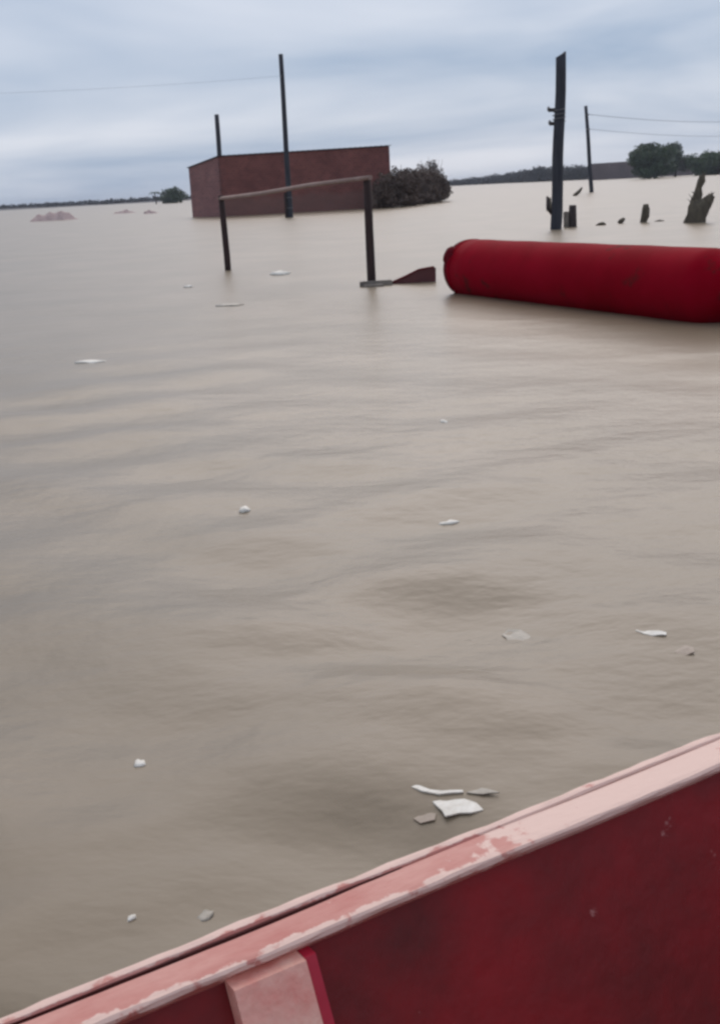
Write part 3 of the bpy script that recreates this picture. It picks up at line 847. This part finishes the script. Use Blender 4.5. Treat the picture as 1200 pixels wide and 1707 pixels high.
def rib(s, side, w_=0.105, faded=True):
    """frame timber following the inside of the planking"""
    prof_t, prof_z = [], []
    vs, fs = [], []
    sec = section(s, side, 0.0225)[:5]
    th = 0.030
    for p_ in sec:
        z_ = p_[2] + (0.0025 if p_[2] > sheer(s) - 0.01 else 0.0)
        for ss in (s - w_ / 2, s + w_ / 2):
            vs.append((ss, p_[1], z_)); vs.append((ss, p_[1] - side * th, z_))
    for i in range(4):
        a_ = i * 4; c_ = a_ + 4
        fs += [(a_, a_ + 1, c_ + 1, c_), (a_ + 2, c_ + 2, c_ + 3, a_ + 3), (a_ + 1, a_ + 3, c_ + 3, c_ + 1), (a_, c_, c_ + 2, a_ + 2)]
    fs += [(0, 2, 3, 1), (16, 17, 19, 18)]
    o = mesh_obj('rib', vs, fs, 'rib_pink' if faded else 'hull_red', boat)
    vs = []
    for p_ in sec:
        z_ = p_[2] + (0.0025 if p_[2] > sheer(s) - 0.01 else 0.0)
        for ss in (s + w_ / 2 + 0.001, s + w_ / 2 + 0.018):
            vs.append((ss, p_[1], z_)); vs.append((ss, p_[1] - side * (th - 0.006), z_))
    mesh_obj('edge_strip', vs, fs, 'rib_red', o)
    return o
rb = rib(0.575, 1)
rb['label'] = 'pink worn rib below the gunwale'
for s in (-1.7, -0.62, 1.95):
    rib(s, 1)
for s in (-1.7, -0.62, 0.575, 1.95):
    rib(s, -1)
for k_ in range(8):                       # floor boards
    t0_ = CT - 0.588 + k_ * 0.147
    bm = bmesh.new(); add_box(bm, (S0 + 0.004, t0_ + 0.002, 0.055), (2.06, t0_ + 0.145, 0.078), 0.004); bm_obj('floor_board', bm, 'bilge_wood', boat)
vs, fs = [], []                           # foredeck closing the bow
for i in range(16):
    s = 2.02 + (S1 - 0.04 - 2.02) * i / 15
    hh = max(half(s) - 0.040, 0.004)
    for q in (-1, 1):
        vs += [(s, CT + q * hh, sheer(s) - 0.016), (s, CT + q * hh, sheer(s) + 0.004)]
for i in range(15):
    a_ = i * 4; c_ = a_ + 4
    fs += [(a_ + 1, c_ + 1, c_ + 3, a_ + 3), (a_, a_ + 2, c_ + 2, c_), (a_, c_, c_ + 1, a_ + 1), (a_ + 2, a_ + 3, c_ + 3, c_ + 2)]
fs += [(0, 1, 3, 2), (60, 62, 63, 61)]
mesh_obj('foredeck', vs, fs, 'hull_red', boat)
bm = bmesh.new(); add_box(bm, (2.025, CT - 0.585, 0.060), (2.05, CT + 0.585, 0.455)); bm_obj('bulkhead', bm, 'hull_red', boat)
for s in (-1.35,):
    bm = bmesh.new(); add_box(bm, (s - 0.14, CT - 0.70, 0.30), (s + 0.14, CT + 0.70, 0.33), 0.006); bm_obj('seat', bm, 'rib_pink', boat)
tag(boat, 'red wooden boat with worn pink gunwale along the bottom of the view', 'boat')

# ------------------------------------------------------------------ floating litter and foam
def blob(name, loc, size, material, label, cat, seed, flat=0.35, sharp=False):
    rnd = random.Random(seed)
    bm = bmesh.new()
    bmesh.ops.create_icosphere(bm, subdivisions=2, radius=1.0)
    ax = [rnd.uniform(2, 4) for _ in range(3)]; phs = [rnd.uniform(0, 6) for _ in range(3)]
    for v in bm.verts:
        d = v.co.normalized()
        q = 1 + 0.18 * math.sin(ax[0] * d.x * 2 + phs[0]) + 0.16 * math.sin(ax[1] * d.y * 2 + phs[1]) + rnd.uniform(-0.05, 0.05)
        v.co = Vector((d.x * size[0] * q, d.y * size[1] * q, d.z * size[2] * q))
    o = bm_obj(name, bm, material, None, not sharp)
    x_, y_ = loc
    o.location = (x_, y_, wz(x_, y_) + size[2] * flat * 0.4)
    o.rotation_euler = (0, 0, rnd.uniform(-0.5, 0.5))
    tag(o, label, cat, 'floating litter')
    return o
blob('foam_bit', (0.56, 7.46), (0.026, 0.040, 0.012), 'foam_white', 'small white foam bit in open water below the red float', 'foam', 1)
blob('foam_bit', (-0.55, 5.53), (0.024, 0.042, 0.015), 'foam_white', 'bright white foam bit in mid water left of centre', 'foam', 2)
blob('foam_bit', (-0.63, 2.95), (0.015, 0.022, 0.007), 'foam_white', 'tiny white foam bit in near water far left', 'foam', 3)
blob('foam_bit', (-0.52, 2.20), (0.009, 0.012, 0.005), 'foam_white', 'tiniest white speck of foam nearest the boat rail at left', 'foam', 4)
blob('foam_bit', (-0.37, 2.22), (0.016, 0.026, 0.004), 'plastic_pale', 'faint pale scrap under the surface close to the boat rail', 'foam', 5, flat=0.1)
blob('foam_bit', (-1.22, 22.47), (0.17, 0.26, 0.06), 'foam_white', 'flat white foam patch between the two gate posts', 'foam', 6)
blob('foam_bit', (-2.67, 20.5), (0.08, 0.16, 0.03), 'foam_white', 'faint white scrap left of the left gate post', 'foam', 7)
blob('foam_streak', (-2.47, 11.36), (0.15, 0.10, 0.014), 'foam_white', 'thin white foam streak on a ripple at left', 'foam', 8, flat=0.2)
blob('foam_streak', (-1.62, 16.6), (0.22, 0.10, 0.02), 'plastic_pale', 'long faint foam streak below the gate frame', 'foam', 9, flat=0.2)
blob('foam_streak', (0.40, 5.18), (0.045, 0.022, 0.010), 'foam_white', 'narrow curled white streak in mid water right of centre', 'foam', 10, flat=0.2)
# translucent-looking plastic scraps
def scrap(name, pts, z, th, material, label, loc, cat='litter', curl=0.0):
    """crumpled sheet litter cut to an outline, with thickness"""
    bm = bmesh.new()
    vs = [bm.verts.new((p_[0], p_[1], curl * math.sin(p_[0] * 60 + p_[1] * 25))) for p_ in pts]
    f = bm.faces.new(vs)
    bmesh.ops.triangulate(bm, faces=[f])
    bmesh.ops.subdivide_edges(bm, edges=bm.edges[:], cuts=2, use_grid_fill=True)
    for v in bm.verts:
        v.co.z += curl * (math.sin(v.co.x * 90) * 0.6 + math.cos(v.co.y * 70) * 0.6)
    r = bmesh.ops.extrude_face_region(bm, geom=bm.faces[:])
    for e in r['geom']:
        if isinstance(e, bmesh.types.BMVert): e.co.z += th
    o = bm_obj(name, bm, material)
    o.location = (loc[0], loc[1], wz(*loc) + z)
    tag(o, label, cat, 'floating litter')
    return o
scrap('plastic_scrap', [(-0.045, 0.03), (-0.02, 0.07), (0.02, 0.055), (0.05, 0.03), (0.045, -0.03), (0.01, -0.07), (-0.025, -0.045)], -0.001, 0.003, 'plastic_pale', 'crumpled pale plastic scrap in near water right of centre', (0.50, 3.76), curl=0.004)
scrap('plastic_scrap', [(-0.05, 0.035), (-0.035, 0.045), (0.0, 0.012), (0.04, -0.012), (0.035, -0.03), (-0.005, -0.02), (-0.03, 0.0)], 0.0, 0.003, 'foam_white', 'white elongated scrap of plastic near the right edge', (0.93, 3.65), curl=0.003)
scrap('plastic_scrap', [(-0.03, 0.0), (-0.015, 0.03), (0.012, 0.035), (0.03, 0.01), (0.025, -0.025), (-0.01, -0.03)], -0.001, 0.004, 'plastic_tan', 'tan crumpled scrap just below the white one at right', (0.99, 3.50), curl=0.004)
scrap('foam_board', [(-0.055, 0.030), (-0.03, 0.038), (0.01, 0.032), (0.045, 0.036), (0.050, 0.012), (0.062, -0.022), (0.03, -0.034), (0.005, -0.030), (-0.03, -0.040), (-0.036, -0.014), (-0.046, 0.006)], 0.0, 0.004, 'foam_white', 'flat white foam board floating closest to the boat rail', (0.193, 2.595), curl=0.001)
scrap('foam_strip', [(-0.075, 0.035), (-0.06, 0.045), (-0.03, 0.018), (0.0, 0.005), (0.05, 0.004), (0.05, -0.006), (-0.01, -0.008), (-0.05, 0.010)], 0.0, 0.004, 'foam_white', 'bent white strip lying along the top of the foam board', (0.165, 2.657), curl=0.001)
scrap('plastic_scrap', [(-0.04, 0.01), (0.0, 0.025), (0.04, -0.005), (0.0, -0.005)], 0.002, 0.003, 'plastic_pale', 'thin pale sliver trailing right of the foam board', (0.262, 2.64), curl=0.002)
scrap('plastic_scrap', [(-0.03, 0.0), (0.0, 0.025), (0.025, 0.012), (0.02, -0.018), (-0.015, -0.02)], -0.001, 0.002, 'plastic_tan', 'dull sunken scrap at the left of the foam board', (0.118, 2.575), curl=0.002)

# ------------------------------------------------------------------ haze
hm = bpy.data.materials.new('haze')
hm.use_nodes = True
t = hm.node_tree
t.nodes.clear()
ho = t.nodes.new('ShaderNodeOutputMaterial'); hv = t.nodes.new('ShaderNodeVolumePrincipled')
hv.inputs['Color'].default_value = (0.80, 0.85, 0.95, 1)
hv.inputs['Density'].default_value = 0.00022
hv.inputs['Anisotropy'].default_value = 0.0
t.links.new(hv.outputs[0], ho.inputs['Volume'])
MATS['haze'] = hm
bm = bmesh.new(); add_box(bm, (-2700, -2700, -1.8), (2700, 2700, 12.5))
hz = bm_obj('haze', bm, 'haze')
hz['kind'] = 'stuff'
hz['label'] = 'thin damp haze over the flooded plain'
